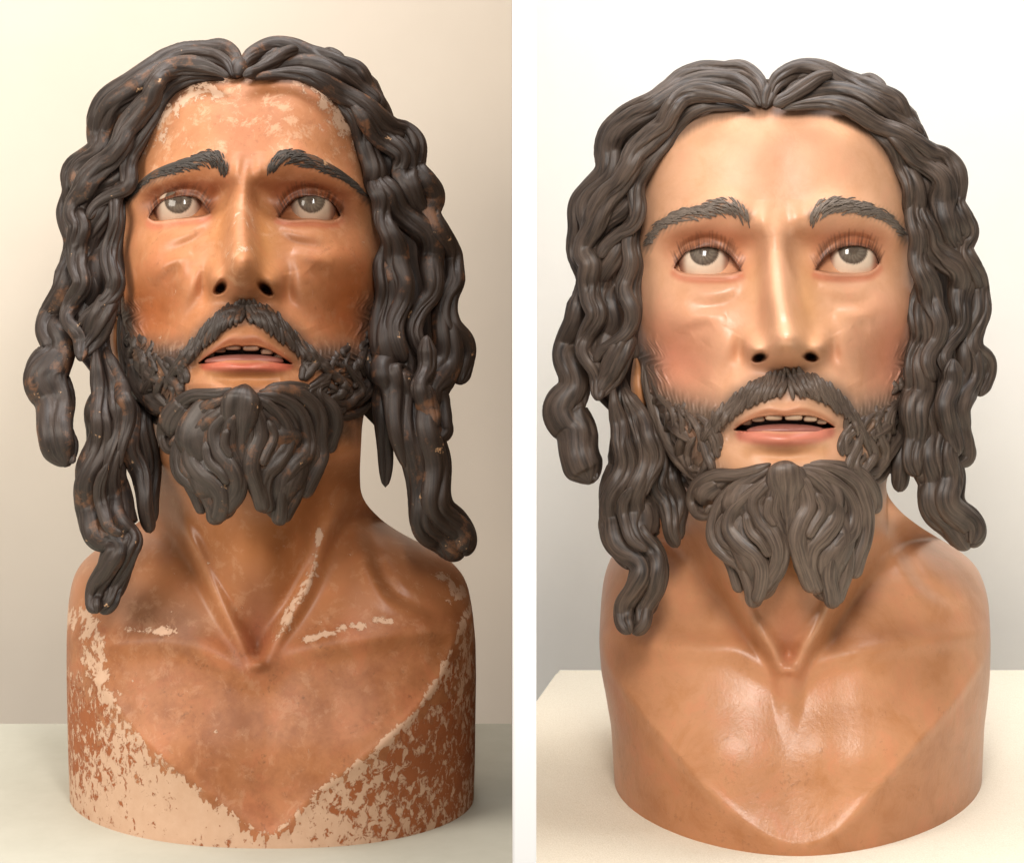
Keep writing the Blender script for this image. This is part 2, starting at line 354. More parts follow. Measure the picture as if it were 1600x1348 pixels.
def face_feat(u, v):
    z = beard_relief(u, v)
    # nose
    xn = interp(v, [(320,1212),(400,1211),(460,1217),(525,1229),(580,1230)])
    an = [(285,0),(320,3),(345,9),(370,18),(400,30),(450,50),(500,73),(525,85),(540,84),(549,74),(557,54),(566,30),(576,10),(584,0)]; an = np.where(v < 480, interp(v, an, 16), interp(v, an, 3))
    wn = interp(v, [(340,23),(400,20),(450,22),(500,26),(530,30),(560,30)], 12)
    z += an * np.exp(-(np.abs(u - xn) / (wn + 1)) ** 2.9) + .30 * an * np.exp(-.5 * ((u - xn) / 42) ** 2)
    for cx, cy in ((1181, 545), (1278, 543)): z += 44 * ga(u, v, cx, cy, 13, 12.5)
    for cx, cy, sg in ((1187, 557.5, 1), (1266, 556.5, -1)):
        dx = u - cx; dy = v - cy + sg * dx * .18
        z -= 44 * np.exp(-((dx / 11) ** 2 + (dy / 7) ** 2) ** 2)
    z -= 17 * ga(u, v, 1158, 550, 8, 16) + 17 * ga(u, v, 1300, 548, 8, 16)
    # sockets, brows, cheeks
    z -= 34 * ga(u, v, 1108, 398, 48, 28) + 34 * ga(u, v, 1328, 395, 48, 28)
    z += 15 * ga(u, v, 1230, 527, 19, 14)
    z -= 20 * ga(u, v, 1170, 395, 17, 30) + 20 * ga(u, v, 1256, 392, 17, 30)
    z += ridge(u, v, [(1180,350),(1143,322),(1091,338),(1042,355),(1010,390)], 16, 15, False)
    z += ridge(u, v, [(1256,350),(1303,322),(1352,332),(1384,345),(1410,370)], 16, 15, False)
    z += 6 * ga(u, v, 1120, 260, 60, 50) + 6 * ga(u, v, 1320, 260, 60, 50) - 5 * ga(u, v, 1222, 285, 22, 50)
    z += ridge(u, v, [(1192,312),(1192,345),(1196,372)], 8, 5) + ridge(u, v, [(1242,312),(1243,345),(1238,372)], 8, 5)
    z += ridge(u, v, [(1217,325),(1214,360),(1212,390)], 7, 3)
    z += 23 * ga(u, v, 1050, 490, 40, 28) + 23 * ga(u, v, 1390, 486, 38, 28)
    z -= 27 * ga(u, v, 1070, 578, 32, 40) + 27 * ga(u, v, 1384, 574, 30, 40)
    z += 9 * ga(u, v, 1130, 530, 25, 25) + 9 * ga(u, v, 1325, 528, 25, 25)
    # bags and sculpted creases under the eyes
    z += ridge(u, v, [(1068,446),(1095,456),(1125,456),(1152,444)], 9, 4.5) + ridge(u, v, [(1280,440),(1310,451),(1340,452),(1366,440)], 9, 4.5)
    z -= ridge(u, v, [(1166,436),(1158,456),(1135,472),(1100,478),(1070,470)], 8, 4.5) + ridge(u, v, [(1268,434),(1280,456),(1305,471),(1340,474),(1368,464)], 8, 4.5)
    z += ridge(u, v, [(1066,522),(1071,505),(1100,497),(1135,493)], 8, 4.5) + ridge(u, v, [(1100,535),(1118,515),(1135,494)], 8, 3)
    z += ridge(u, v, [(1303,486),(1335,492),(1368,497)], 8, 4.5) + ridge(u, v, [(1303,486),(1316,512),(1330,534)], 8, 3.5)
    z -= ridge(u, v, [(1080,520),(1100,512),(1112,505)], 10, 3) + ridge(u, v, [(1335,505),(1345,512),(1360,512)], 10, 3)
    # nasolabial
    z -= ridge(u, v, [(1160,530),(1145,558),(1118,600)], 9, 6) + ridge(u, v, [(1294,530),(1308,558),(1334,598)], 9, 6)
    z += ridge(u, v, [(1148,520),(1128,556),(1100,600)], 15, 5) + ridge(u, v, [(1306,520),(1326,556),(1352,598)], 15, 5)
    # mouth
    z += 22 * ga(u, v, 1228, 650, 76, 55) + 18 * ga(u, v, 1228, 752, 62, 36)
    z += 12 * ga(u, v, 1185, 608, 26, 16) + 12 * ga(u, v, 1272, 606, 26, 16) - 4 * ga(u, v, 1230, 605, 9, 20)
    z += ridge(u, v, [(1152,664),(1175,648),(1200,639),(1226,641),(1254,638),(1284,648),(1300,661)], 7, 10)
    z += ridge(u, v, [(1155,680),(1180,684),(1228,687),(1275,683),(1298,674)], 9, 16)
    z -= ridge(u, v, [(1170,706),(1228,713),(1285,704)], 9, 11)
    z -= 10 * ga(u, v, 1140, 676, 10, 12) + 10 * ga(u, v, 1312, 670, 10, 12)
    z -= 46 * sst(between(u, v, MUP, MLO), -1.0, 3.0)
    return z
EYE_R = 45.0
def face_z(u, v, s, side):
    """front surface of the head; also returns the eyeball centres"""
    wf_ = interp(v, [(0,228),(450,226),(540,221),(600,213),(660,194),(720,170),(760,158),(900,158)], 15)
    s = np.clip((u - interp(v, [(300,1210),(600,1214),(760,1228)], 15)) / wf_, -.998, .998)
    base = 10 + (face_center(v) - 10) * np.clip(1 - np.abs(s) ** 2.6, 0, 1) ** .55
    return base + face_feat(u, v)
def lids(z, u, v):
    for e in EYES:
        cx, cy = e['c']; d2 = (u - cx) ** 2 + (v - cy) ** 2
        zc = e['z']
        RL = EYE_R + 6
        ball = zc + np.sqrt(np.clip(RL ** 2 - d2, 0, None))
        m = d2 < (RL * .98) ** 2
        k = 7.0
        hh = np.clip(.5 + .5 * (ball - z) / k, 0, 1)
        zl = z * (1 - hh) + ball * hh + k * hh * (1 - hh)
        z = np.where(m, zl, z)
        up = np.array(e['up']); lo = np.array(e['lo'])
        # lid rims and the fold above
        z = z + ridge(u, v, up + [0, -3], 3.2, 2.6) + ridge(u, v, lo + [0, 3], 3.0, 2.6)
        fold = up + np.stack([np.zeros(len(up)), -13 * np.sin(np.linspace(.25, np.pi - .25, len(up))) - 2], 1)
        z = z - ridge(u, v, fold, 3.4, 5.0) - ridge(u, v, lo + [0, 9], 3.5, 2.5)
        ins = between(u, v, e['up'], e['lo'])
        z = z - 26 * sst(ins, -.6, 1.8)
    return z

# ------------------------------------------------------------------ body data per bust
B = {
 'R': dict(cx=1241, zs=-130, zf=235, p=1.85, slope=.38,
   out=[(148,1090,1340),(152,1060,1370),(158,1040,1385),(168,1025,1398),(220,1000,1420),(300,985,1434),(450,987,1435),(540,990,1433),(600,1000,1428),(660,1022,1412),(720,1052,1394),(765,1072,1382),(790,1050,1397),(815,1015,1425),(840,980,1465),(860,960,1500),(880,950,1523),(905,943,1536),(940,939,1545),(1000,936,1548),(1060,940,1547),(1120,947,1544),(1200,955,1538),(1337,960,1534)],
   V=[(925,990),(965,1072),(1000,1125),(1050,1185),(1105,1245),(1170,1292),(1240,1320),(1300,1307),(1350,1262),(1420,1190),(1490,1110),(1530,1045),(1556,985)],
   clav=[(925,980),(1080,1000),(1150,1002),(1200,1030),(1232,1050),(1275,1022),(1330,1006),(1420,990),(1556,970)],
   zn=[(740,240),(800,195),(860,168),(950,162),(1000,160),(1040,150)], wn=[(700,165),(800,160),(900,135),(1000,90),(1050,55)], ncx=[(760,1228),(1040,1232)],
   tend=[[(1095,800),(1135,890),(1172,965),(1204,1012),(1224,1042)], [(1362,800),(1318,900),(1282,975),(1258,1015),(1240,1042)]],
   notch=(1232,1038), face_y=(790, 850), fold=[(1395,800),(1420,870),(1455,920),(1500,945)], lar=(1228,930)),
 'L': dict(cx=425, zs=0, zf=235, p=2.3, slope=.25,
   out=[(102,285,500),(108,255,530),(114,240,545),(130,215,565),(180,195,582),(260,185,594),(400,182,597),(480,188,595),(540,198,590),(600,215,580),(660,232,566),(740,243,562),(775,244,564),(800,235,582),(825,205,612),(845,170,650),(865,140,690),(885,122,715),(910,112,730),(950,106,738),(1000,104,743),(1060,104,744),(1140,105,743),(1250,107,742),(1325,109,740)],
   V=[(90,1015),(125,1045),(165,1085),(205,1140),(250,1185),(330,1245),(400,1296),(420,1306),(445,1292),(500,1235),(600,1165),(680,1075),(715,995),(755,940)],
   clav=[(90,975),(160,992),(260,988),(335,1006),(402,1044),(450,1008),(560,985),(640,975),(755,965)],
   zn=[(600,285),(680,240),(740,195),(820,165),(900,155),(980,152),(1035,145)], wn=[(600,170),(760,165),(850,150),(950,105),(1000,80),(1045,50)], ncx=[(700,392),(1040,402)],
   tend=[[(270,780),(310,870),(346,945),(378,1004),(397,1036)], [(535,770),(505,850),(472,928),(436,990),(409,1034)]],
   notch=(402,1030), face_y=(700, 775), fold=[(572,800),(592,880),(622,930),(690,962)], lar=(395,880)),
}
def softplus(x, k): return np.logaddexp(0, x / k) * k
def body_z(x, y, s, b):
    e = np.clip(1 - np.abs(s) ** b['p'], 0, 1) ** .5
    cyl = b['zs'] + (b['zf'] - b['zs']) * e
    V = catmull(b['V'], 120); C = catmull(b['clav'], 120)
    yv = np.interp(x, V[:, 0], V[:, 1]); yc = np.interp(x, C[:, 0], C[:, 1])
    z = cyl - b['slope'] * softplus(yv - y, 5) - .38 * softplus(yc - y, 7)
    nx = interp(y, b['ncx']); wn = interp(y, b['wn']); zn = interp(y, b['zn'])
    neck = zn - 150 * np.abs((x - nx) / wn) ** 2.2
    k = 30.0; h = np.clip(.5 + .5 * (neck - z) / k, 0, 1)
    z = z * (1 - h) + neck * h + k * h * (1 - h)
    for T in b['tend']: z = z + ridge(x, y, T, 10, 24, False) * sst(y, T[0][1] - 10, T[0][1] + 80)
    nxx, ny = b['notch']
    z = z - 20 * ga(x, y, nxx, ny - 5, 13, 18) - 14 * ga(x, y, nxx, ny - 60, 22, 40) + 12 * ga(x, y, b['lar'][0], b['lar'][1], 34, 45)
    z = z + ridge(x, y, np.array(b['clav']) + [0, 14], 13, 9, False)
    z = z - ridge(x, y, b['fold'], 9, 10) + ridge(x, y, np.array(b['fold']) + [-18, 6], 10, 7)
    z = z + 17 * ga(x, y, nxx - 120, ny + 140, 72, 46) + 17 * ga(x, y, nxx + 165, ny + 140, 82, 46) - 4 * ga(x, y, nxx + 5, ny + 125, 26, 90)
    z = z + 7 * ga(x, y, nxx + 38, ny + 132, 30, 34)
    z = z + ridge(x, y, b['V'], 7, 2.5, False)
    return z, cyl, yv, yc

# ------------------------------------------------------------------ pigments (restored-bust coordinates)
def lerp(c, m, col): return c + (np.array(col) - c) * m[:, None]
def paint(u, v, x, y, b, side, wface):
    n = len(u)
    if side == 'R':
        flesh = (.67, .372, .225); chest = (.53, .255, .128); blush = (.66, .235, .145); shade = (.36, .115, .045); lip = (.56, .185, .125); beard = (.13, .095, .072)
    else:
        flesh = (.52, .235, .112); chest = (.42, .170, .070); blush = (.44, .125, .032); shade = (.25, .078, .030); lip = (.50, .13, .08); beard = (.072, .052, .042)
    c = np.tile(np.array(flesh), (n, 1))
    f = wface
    c = lerp(c, f * (.75 if side == 'R' else .9) * np.clip(ga(u, v, 1045, 560, 50, 50) + ga(u, v, 1400, 555, 38, 55), 0, 1), blush)
    c = lerp(c, f * .45 * np.clip(ga(u, v, 1228, 250, 60, 60), 0, 1), (flesh[0] * .86, flesh[1] * .72, flesh[2] * .66))
    c = lerp(c, f * .5 * np.clip(ga(u, v, 1260, 470, 16, 60) + .6 * ga(u, v, 1175, 440, 12, 40), 0, 1), (.52, .25, .075))
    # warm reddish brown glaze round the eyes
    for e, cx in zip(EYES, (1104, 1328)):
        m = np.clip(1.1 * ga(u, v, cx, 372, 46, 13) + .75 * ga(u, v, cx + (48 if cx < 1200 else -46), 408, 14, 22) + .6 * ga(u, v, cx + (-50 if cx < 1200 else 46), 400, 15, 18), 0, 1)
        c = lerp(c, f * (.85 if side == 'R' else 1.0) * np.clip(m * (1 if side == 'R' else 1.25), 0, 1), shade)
        lo = np.array(e['lo']); up = np.array(e['up'])
        c = lerp(c, f * .7 * chain(u, v, lo + [0, 8], 4, 6), (.50, .16, .085))
        c = lerp(c, f * .6 * chain(u, v, up + [0, -2], 1.6, 4), (.17, .055, .028))
        c = lerp(c, f * .55 * chain(u, v, lo + [0, 2], 1.5, 2.5), (.62, .33, .22))
        # painted lashes
        C = catmull(up, 46)
        for i in range(2, 45):
            t = i / 45; px, py = C[i]
            ang = math.radians(90) + (0.95 * (t - .5)) * (1 if True else 1)
            ln = 11 + 10 * math.sin(math.pi * t) + rng.uniform(-5, 6); px += rng.uniform(-2, 2)
            sgn = (t - .5) * 1.5
            q = [(px, py), (px + sgn * ln * .45 + rng.uniform(-1, 1), py - ln * .6), (px + sgn * ln * .75, py - ln)]
            d, tt = dist_curve(u, v, q, 5, 8)
            c = lerp(c, f * rng.uniform(.55, 1.0) * (1 - sst(d, .4, 2.1)) * (1 - .7 * tt), (.055, .020, .012))
    for P in ([(1166,338),(1143,322),(1100,330),(1060,340),(1026,360),(1010,386)], [(1270,338),(1296,322),(1335,325),(1372,334),(1398,350),(1412,372)]):
        c = lerp(c, f * .75 * chain(u, v + 3 * np.sin(u * .9 + v * .4), P, 5, 11), beard)
    # lips
    c = lerp(c, f * .85 * chain(u, v, [(1152,665),(1175,651),(1200,642),(1226,645),(1254,641),(1284,651),(1300,663)], 3.5, 5), (lip[0] * .70, lip[1] * .85, lip[2] * .60))
    c = lerp(c, f * .95 * chain(u, v, [(1160,678),(1185,684),(1228,687),(1270,683),(1294,674)], 9, 7), lip)
    c = lerp(c, f * .5 * chain(u, v, [(1170,706),(1228,712),(1285,704)], 8, 10), (.50, .23, .085))
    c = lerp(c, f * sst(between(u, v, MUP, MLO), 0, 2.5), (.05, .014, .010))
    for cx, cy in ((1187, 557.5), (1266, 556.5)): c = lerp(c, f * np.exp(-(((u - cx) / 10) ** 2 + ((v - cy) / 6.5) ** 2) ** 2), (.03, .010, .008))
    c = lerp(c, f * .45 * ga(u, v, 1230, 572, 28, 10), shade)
    # painted beard: soft brushed edges
    un = u; br = .5 * (3 * np.sin(u * .75 + 1.7 * np.sin(v * .07)) + 2.5 * np.sin(u * 1.61 + v * .09) + 3 * np.sin(u * .21))
    vb = v + .12 * br
    mk = np.zeros(n)
    for P, hw in (([(1004,560),(1014,610),(1035,655),(1070,705),(1105,750)], 20), ([(1030,630),(1070,648),(1115,655)], 22), ([(1070,690),(1085,720)], 16),
                  ([(1432,560),(1424,610),(1405,655),(1385,705),(1360,750)], 20), ([(1418,630),(1380,645),(1345,652)], 22), ([(1375,690),(1365,725)], 14),
                  ([(1222,600),(1190,608),(1160,624),(1130,648),(1100,675)], 14), ([(1236,600),(1270,604),(1300,618),(1328,642),(1352,672)], 14),
                  ([(1110,780),(1160,772),(1228,756),(1295,770),(1350,780)], 18)):
        mk = np.maximum(mk, chain(un, vb, P, hw, 22 if min(p[1] for p in P) > 700 or P[0][0] in (1222, 1236) else 34))
    c = lerp(c, f * .92 * mk, beard)
    # hairline wash
    hl = chain(u, v + br * .3, [(990,560),(988,420),(992,330),(1022,240),(1080,190),(1130,172),(1200,166),(1280,168),(1345,190),(1400,250),(1428,330),(1440,440),(1438,560)], 11, 10)
    c = lerp(c, (.75 - .5 * sst(v, 260, 340)) * hl * f, (beard[0] * .6, beard[1] * .5, beard[2] * .45))
    # neck and chest
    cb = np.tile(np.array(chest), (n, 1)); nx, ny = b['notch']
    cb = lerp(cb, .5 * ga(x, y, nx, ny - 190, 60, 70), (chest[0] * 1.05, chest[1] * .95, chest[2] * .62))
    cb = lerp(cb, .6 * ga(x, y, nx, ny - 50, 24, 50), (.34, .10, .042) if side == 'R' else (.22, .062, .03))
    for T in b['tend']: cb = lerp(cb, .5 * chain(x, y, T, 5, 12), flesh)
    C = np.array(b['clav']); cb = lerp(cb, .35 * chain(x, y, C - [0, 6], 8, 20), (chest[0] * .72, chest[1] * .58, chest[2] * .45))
    if side == 'L': cb = lerp(cb, .5 * chain(x, y, [(185,900),(200,950),(290,975)], 25, 40), (.17, .105, .075))
    return lerp(cb, wface, (0, 0, 0)) * (1 - wface)[:, None] + c * wface[:, None]

# ------------------------------------------------------------------ carved skin surface: one continuous mesh
def skin(side, root):
    b = B[side]; out = np.array(b['out'], float); ytop, ybot = out[0, 0], out[-1, 0]
    fy0, fy1 = b['face_y']
    ys = np.unique(np.concatenate([np.arange(ytop, ytop + 40, 3), np.arange(ytop + 40, fy0 - 60, 1.25), np.arange(fy0 - 60, ybot, 2.4), [ybot]]))
    nf, nb = 380, 60
    # columns: denser over the middle, still fine at the edges
    a = np.linspace(-1, 1, nf); sf = .55 * a + .45 * np.sin(a * np.pi / 2); sb = np.cos(np.linspace(0, np.pi, nb + 2)[1:-1])
    # smoothed outline
    xl = np.interp(ys, out[:, 0], out[:, 1]); xr = np.interp(ys, out[:, 0], out[:, 2])
    ker = np.ones(13) / 13
    def sm(q): return np.convolve(np.pad(q, 6, mode='edge'), ker, 'valid')
    xl, xr = sm(xl), sm(xr)
    cx = (xl + xr) / 2; hw = (xr - xl) / 2
    X = cx[:, None] + hw[:, None] * sf[None, :]; Y = np.repeat(ys[:, None], nf, 1); Sg = np.repeat(sf[None, :], len(ys), 0)
    x = X.ravel(); y = Y.ravel(); s = Sg.ravel()
    uv = WARP[side]['inv'](np.stack([x, y], 1)); u, v = uv[:, 0], uv[:, 1]
    zb, cyl, yv, yc = body_z(x, y, s, b)
    wf = 1 - sst(y, fy0, fy1)
    head = face_z(u, v, s, side)
    # eye centres from the socket surface
    for e in EYES:
        i = np.argmin((u - e['c'][0]) ** 2 + (v - e['c'][1]) ** 2)
        e['z'] = head[i] + 6 - EYE_R if side == 'R' or 'z' not in e else e['z']
    head = lids(head, u, v) + tilt(side, v)
    z = zb * (1 - wf) + head * wf
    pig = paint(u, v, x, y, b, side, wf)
    # flat foot on the table
    zfoot = b['zs'] + (b['zf'] - b['zs']) * np.clip(1 - np.abs(sf) ** b['p'], 0, 1) ** .5
    yfoot = YH + YT[side] * D / (D - zfoot); y0 = 1040.0
    tt = np.clip((Y - y0) / (ybot - y0), 0, 1)
    Yn = np.where(Y > y0, y0 + tt * (yfoot[None, :] - y0), Y)
    bl = sst(tt.ravel(), .90, 1.0); z = z * (1 - bl) + np.repeat(zfoot[None, :], len(ys), 0).ravel() * bl
    gloss = (1.0 if side == 'R' else .6) * wf * np.clip(ga(u, v, 1110, 485, 55, 40) + ga(u, v, 1335, 485, 55, 40) + (1.0 if side == 'R' else .2) * ga(u, v, 1218, 350, 26, 40) + (.7 if side == 'R' else .1) * ga(u, v, 1228, 520, 22, 30) + ga(u, v, 1228, 686, 60, 8), 0, 1) + (1 - wf) * (.92 if side == 'R' else .30)
    scuff = np.zeros_like(z); wear = np.zeros_like(z); dirt = np.zeros_like(z); terra = np.zeros_like(z)
    yn = Yn.ravel()
    if side == 'L':
        below = sst(yn - yv + 7 * np.sin(x * .093) + 5 * np.sin(x * .31 + 1) + 4 * np.sin(x * .71 + yn * .2), -6, 18)
        wear = np.maximum(wear, below * (.45 + .20 * sst(yn, 1050, 1250)))
        wear = np.maximum(wear, .50 * chain(x, yn, [(505,1232),(600,1163),(680,1074),(716,992),(738,945)], 5, 14))
        wear = np.maximum(wear, .40 * chain(x, yn, [(165,1085),(205,1140),(250,1185),(330,1245),(420,1300),(500,1235)], 4, 14))
        wear = np.maximum(wear, .46 * chain(x, yn, [(108,960),(140,985),(165,1085)], 18, 30))
        wear = np.maximum(wear, .43 * chain(x, yn, [(455,1008),(520,985),(610,970)], 5, 14))
        wear = np.maximum(wear, .42 * chain(x, yn, [(500,830),(490,890),(460,950),(430,1000)], 8, 16))
        wear = np.maximum(wear, .50 * chain(x, yn, [(690,900),(715,930)], 10, 25))
        wear = np.maximum(wear, .45 * chain(x, yn, [(200,985),(280,985)], 6, 14))
        fw = wf * (.36 * chain(u, v, [(1030,270),(1080,215),(1150,190)], 22, 40) + .36 * chain(u, v, [(1330,195),(1390,260)], 20, 40))
        wear = np.maximum(wear, np.maximum(fw * 1.15, .10 + .22 * wf * chain(u, v, [(1215,420),(1226,500)], 14, 20)))
        terra = below * (.40 + .36 * ga(x, yn, 680, 1180, 90, 110) + .40 * ga(x, yn, 120, 1130, 45, 70) - .25 * ga(x, yn, 320, 1270, 110, 40))
        scuff = np.clip(wf * (.22 + sst(-v, -345, -300) + 1.2 * ga(u, v, 1226, 490, 20, 45)) + (1 - wf) * .30, 0, 1)
        dirt = np.clip((1 - wf) * sst(yn, 930, 1010) * .9 + .45 * wf, 0, 1)
    else:
        dirt = np.clip((1 - wf) * (.35 + .5 * sst(yn, 1050, 1120)), 0, 1)
        pig = lerp(pig, .35 * sst(yn - yv, -5, 15), (.40, .150, .050))
    wear = wear - .8 * wf * np.clip(ga(u, v, 1104, 395, 50, 30) + ga(u, v, 1330, 392, 50, 30), 0, 1)
    # back half
    Sb = sb[None, :]; eb = np.sqrt(1 - Sb ** 2)
    zside = np.where(ys < fy0, 10.0, 0); zs_row = zside * (1 - sst(ys, fy0, fy1)) + b['zs'] * sst(ys, fy0, fy1)
    if side == 'L': zs_row = zs_row + tilt('L', 450 + (ys - 350)) * (1 - sst(ys, fy0, fy1))
    depth = np.interp(ys, [ytop, ytop + 100, fy0 - 100, fy0 + 60, fy0 + 200, ybot], [60, 200, 220, 190, 240, 260])
    Xb = cx[:, None] + hw[:, None] * Sb; zr = z.reshape(X.shape); zrim = zr[:, -1:] * (.5 + .5 * Sb) + zr[:, :1] * (.5 - .5 * Sb); Zb = zrim - depth[:, None] * eb; Yb = np.repeat(ys[:, None], nb, 1)
    yfb = YH + YT[side] * D / (D - (b['zs'] - 260 * eb)); tb = np.clip((Yb - y0) / (ybot - y0), 0, 1)
    Yb = np.where(Yb > y0, y0 + tb * (yfb - y0), Yb)
    P = np.concatenate([np.stack([X, Yn, z.reshape(X.shape)], -1), np.stack([Xb, Yb, Zb], -1)], 1)
    nr, nc = P.shape[:2]; Q = grid_quads(nr, nc, True)
    # close the top and the foot
    V = world(P).reshape(-1, 3)
    top = V[:nc].mean(0); bot = V[-nc:].mean(0); V = np.vstack([V, top, bot]); k = nr * nc
    i = np.arange(nc); j = (i + 1) % nc
    T = np.concatenate([np.stack([j, i, np.full(nc, k), np.full(nc, k)], 1)])
    def full(a, fill):
        a = a.reshape(nr, nf, -1); g = np.repeat(a[:, :1] * .5 + a[:, -1:] * .5, nb, 1); r = np.concatenate([a, g], 1).reshape(nr * nc, -1)
        r = np.vstack([r, r[:1], r[-1:]]); return r if r.shape[1] > 1 else r[:, 0]
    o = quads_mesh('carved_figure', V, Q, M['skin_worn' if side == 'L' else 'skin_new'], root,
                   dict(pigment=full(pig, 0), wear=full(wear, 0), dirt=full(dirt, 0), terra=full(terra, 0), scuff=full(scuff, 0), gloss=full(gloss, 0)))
    # height lookup for things laid on the skin
    def height(px, py):
        r = int(np.argmin(np.abs(ys - py))); cidx = int(np.argmin(np.abs(X[r] - px))); return float(P[r, cidx, 2])
    return o, height

# ------------------------------------------------------------------ carved locks
def lock(name, pts, side, kind, mat, parent, zfun, grooves=5, seg=2.6, nphi=36, flat=.8, twist=1.0, depth=.20, dz=(0, 0), tip=.30, wob=0., tilted=True, grow=1.0, lat=0.):
    """pts: (u, v, half width); swept, fluted and twisted like a carved strand"""
    pts = np.array(pts, float)
    L = np.linalg.norm(np.diff(pts[:, :2], axis=0), axis=1).sum(); n = max(8, int(L / seg))
    C = catmull(pts, n); t = np.linspace(0, 1, n)
    uv = C[:, :2]; r = np.maximum(C[:, 2] * grow, 1.0) * (1 + .05 * np.sin(t * L / 23.0 + pts[0, 1]))
    z = zfun(uv[:, 0], uv[:, 1]) + dz[0] + (dz[1] - dz[0]) * t + wob * np.sin(uv[:, 1] / 11.5 + uv[:, 0] / 45 + 1.2)
    kz = max(1, int(n / 9)); kw = np.hanning(2 * kz + 3)[1:-1]
    if kind == 'beard': z = np.convolve(np.pad(z, kz, mode='edge'), kw / kw.sum(), 'valid')
    xy = WARP[side][kind](uv)
    if lat:
        g2d = np.gradient(xy, axis=0); g2d /= np.linalg.norm(g2d, axis=1)[:, None] + 1e-9
        xy = xy + np.stack([-g2d[:, 1], g2d[:, 0]], 1) * (lat * (np.sin(uv[:, 1] / 12.5 + uv[:, 0] / 45) + .45 * np.sin(uv[:, 1] / 21 + pts[0, 0])) * np.clip(t * 4, 0, 1))[:, None]
    if tilted: z = z + tilt(side, uv[:, 1])
    P = np.stack([xy[:, 0], xy[:, 1], z], 1)
    # smooth depth a little
    T = np.gradient(P, axis=0); T /= np.linalg.norm(T, axis=1)[:, None] + 1e-9
    up = np.array([0, 0, 1.0]); side_v = np.cross(T, up); side_v /= np.linalg.norm(side_v, axis=1)[:, None] + 1e-9
    nrm = np.cross(side_v, T)
    ends = np.minimum(1, np.sqrt(np.clip(t / .12, 0.0004, 1))) * np.sqrt(np.clip(1 - (1 - np.minimum((1 - t) * L / max(1.1 * r[-1], 3), 1)) ** 2, .0004, 1))
    taper = 1 - (1 - tip) * np.clip((t - .55) / .45, 0, 1) ** 1.6 if tip < 1 else 1.0
    r = r * ends * taper
    ph = np.linspace(0, 2 * np.pi, nphi, endpoint=False)[None, :]
    ph0 = rng.uniform(0, 6.28); tw = twist * (L / 130.0)
    nG = max(3, int(grooves * rng.uniform(.9, 1.7))); sp = 2 * np.pi / nG
    cut = np.zeros((n, nphi)); fine = np.zeros((n, nphi))
    for q in range(nG):
        c0 = q * sp + rng.uniform(-.4, .4) * sp + ph0; c1 = c0 + tw * 2 + .25 * sp * np.sin(t * L / 30.0 + q * 1.9)
        dl = np.abs((ph - c0 - (c1 - c0)[:, None] * t[:, None] + np.pi) % (2 * np.pi) - np.pi)
        fade = np.clip(.45 + .75 * np.sin(t * L / rng.uniform(18, 45) + rng.uniform(0, 6)), 0, 1)
        a = rng.uniform(.35, 1.0)
        cut = np.maximum(cut, a * fade[:, None] * np.exp(-dl / (sp * rng.uniform(.26, .46))))
    for q in range(nG * 2):
        c0 = rng.uniform(0, 2 * np.pi); dl = np.abs((ph - c0 - tw * 2 * t[:, None] + np.pi) % (2 * np.pi) - np.pi)
        fine = np.maximum(fine, rng.uniform(.3, 1) * np.exp(-dl / (sp * .12)))
    g = 1 - cut
    rr = r[:, None] * (1 - depth * cut - depth * .14 * fine)
    V = P[:, None, :] + rr[..., None] * (np.cos(ph)[..., None] * side_v[:, None, :] + flat * np.sin(ph)[..., None] * nrm[:, None, :])
    strand = np.stack([np.cos(ph) * 5.0 + 0 * t[:, None], np.sin(ph) * 5.0 + 0 * t[:, None], np.repeat(t[:, None] * L / 60.0 + ph0 * 9, nphi, 1)], -1)
    return quads_mesh(name, world(V).reshape(-1, 3), grid_quads(n, nphi, True), mat, parent,
                      dict(strand=strand.reshape(-1, 3), ridge=g.ravel()))
def zhair(x, y):
    s = np.clip((x - 1215) / 352, -.985, .985); z = -60 + 232 * np.sqrt(1 - s * s)
    return z - .95 * np.clip(165 - y, 0, None)
def zbeard(x, y):
    return 244 - 90 * np.clip(np.abs(x - 1228) / 150, 0, 1.6) ** 1.8 - .22 * np.clip(y - 850, 0, None)
def w(pts, r0, r1=None, rm=None):
    n = len(pts); r1 = r0 if r1 is None else r1; rm = max(r0, r1) if rm is None else rm
    return [(p[0], p[1], p[2] if len(p) > 2 else np.interp(i / (n - 1), [0, .5, 1], [r0, rm, r1])) for i, p in enumerate(pts)]
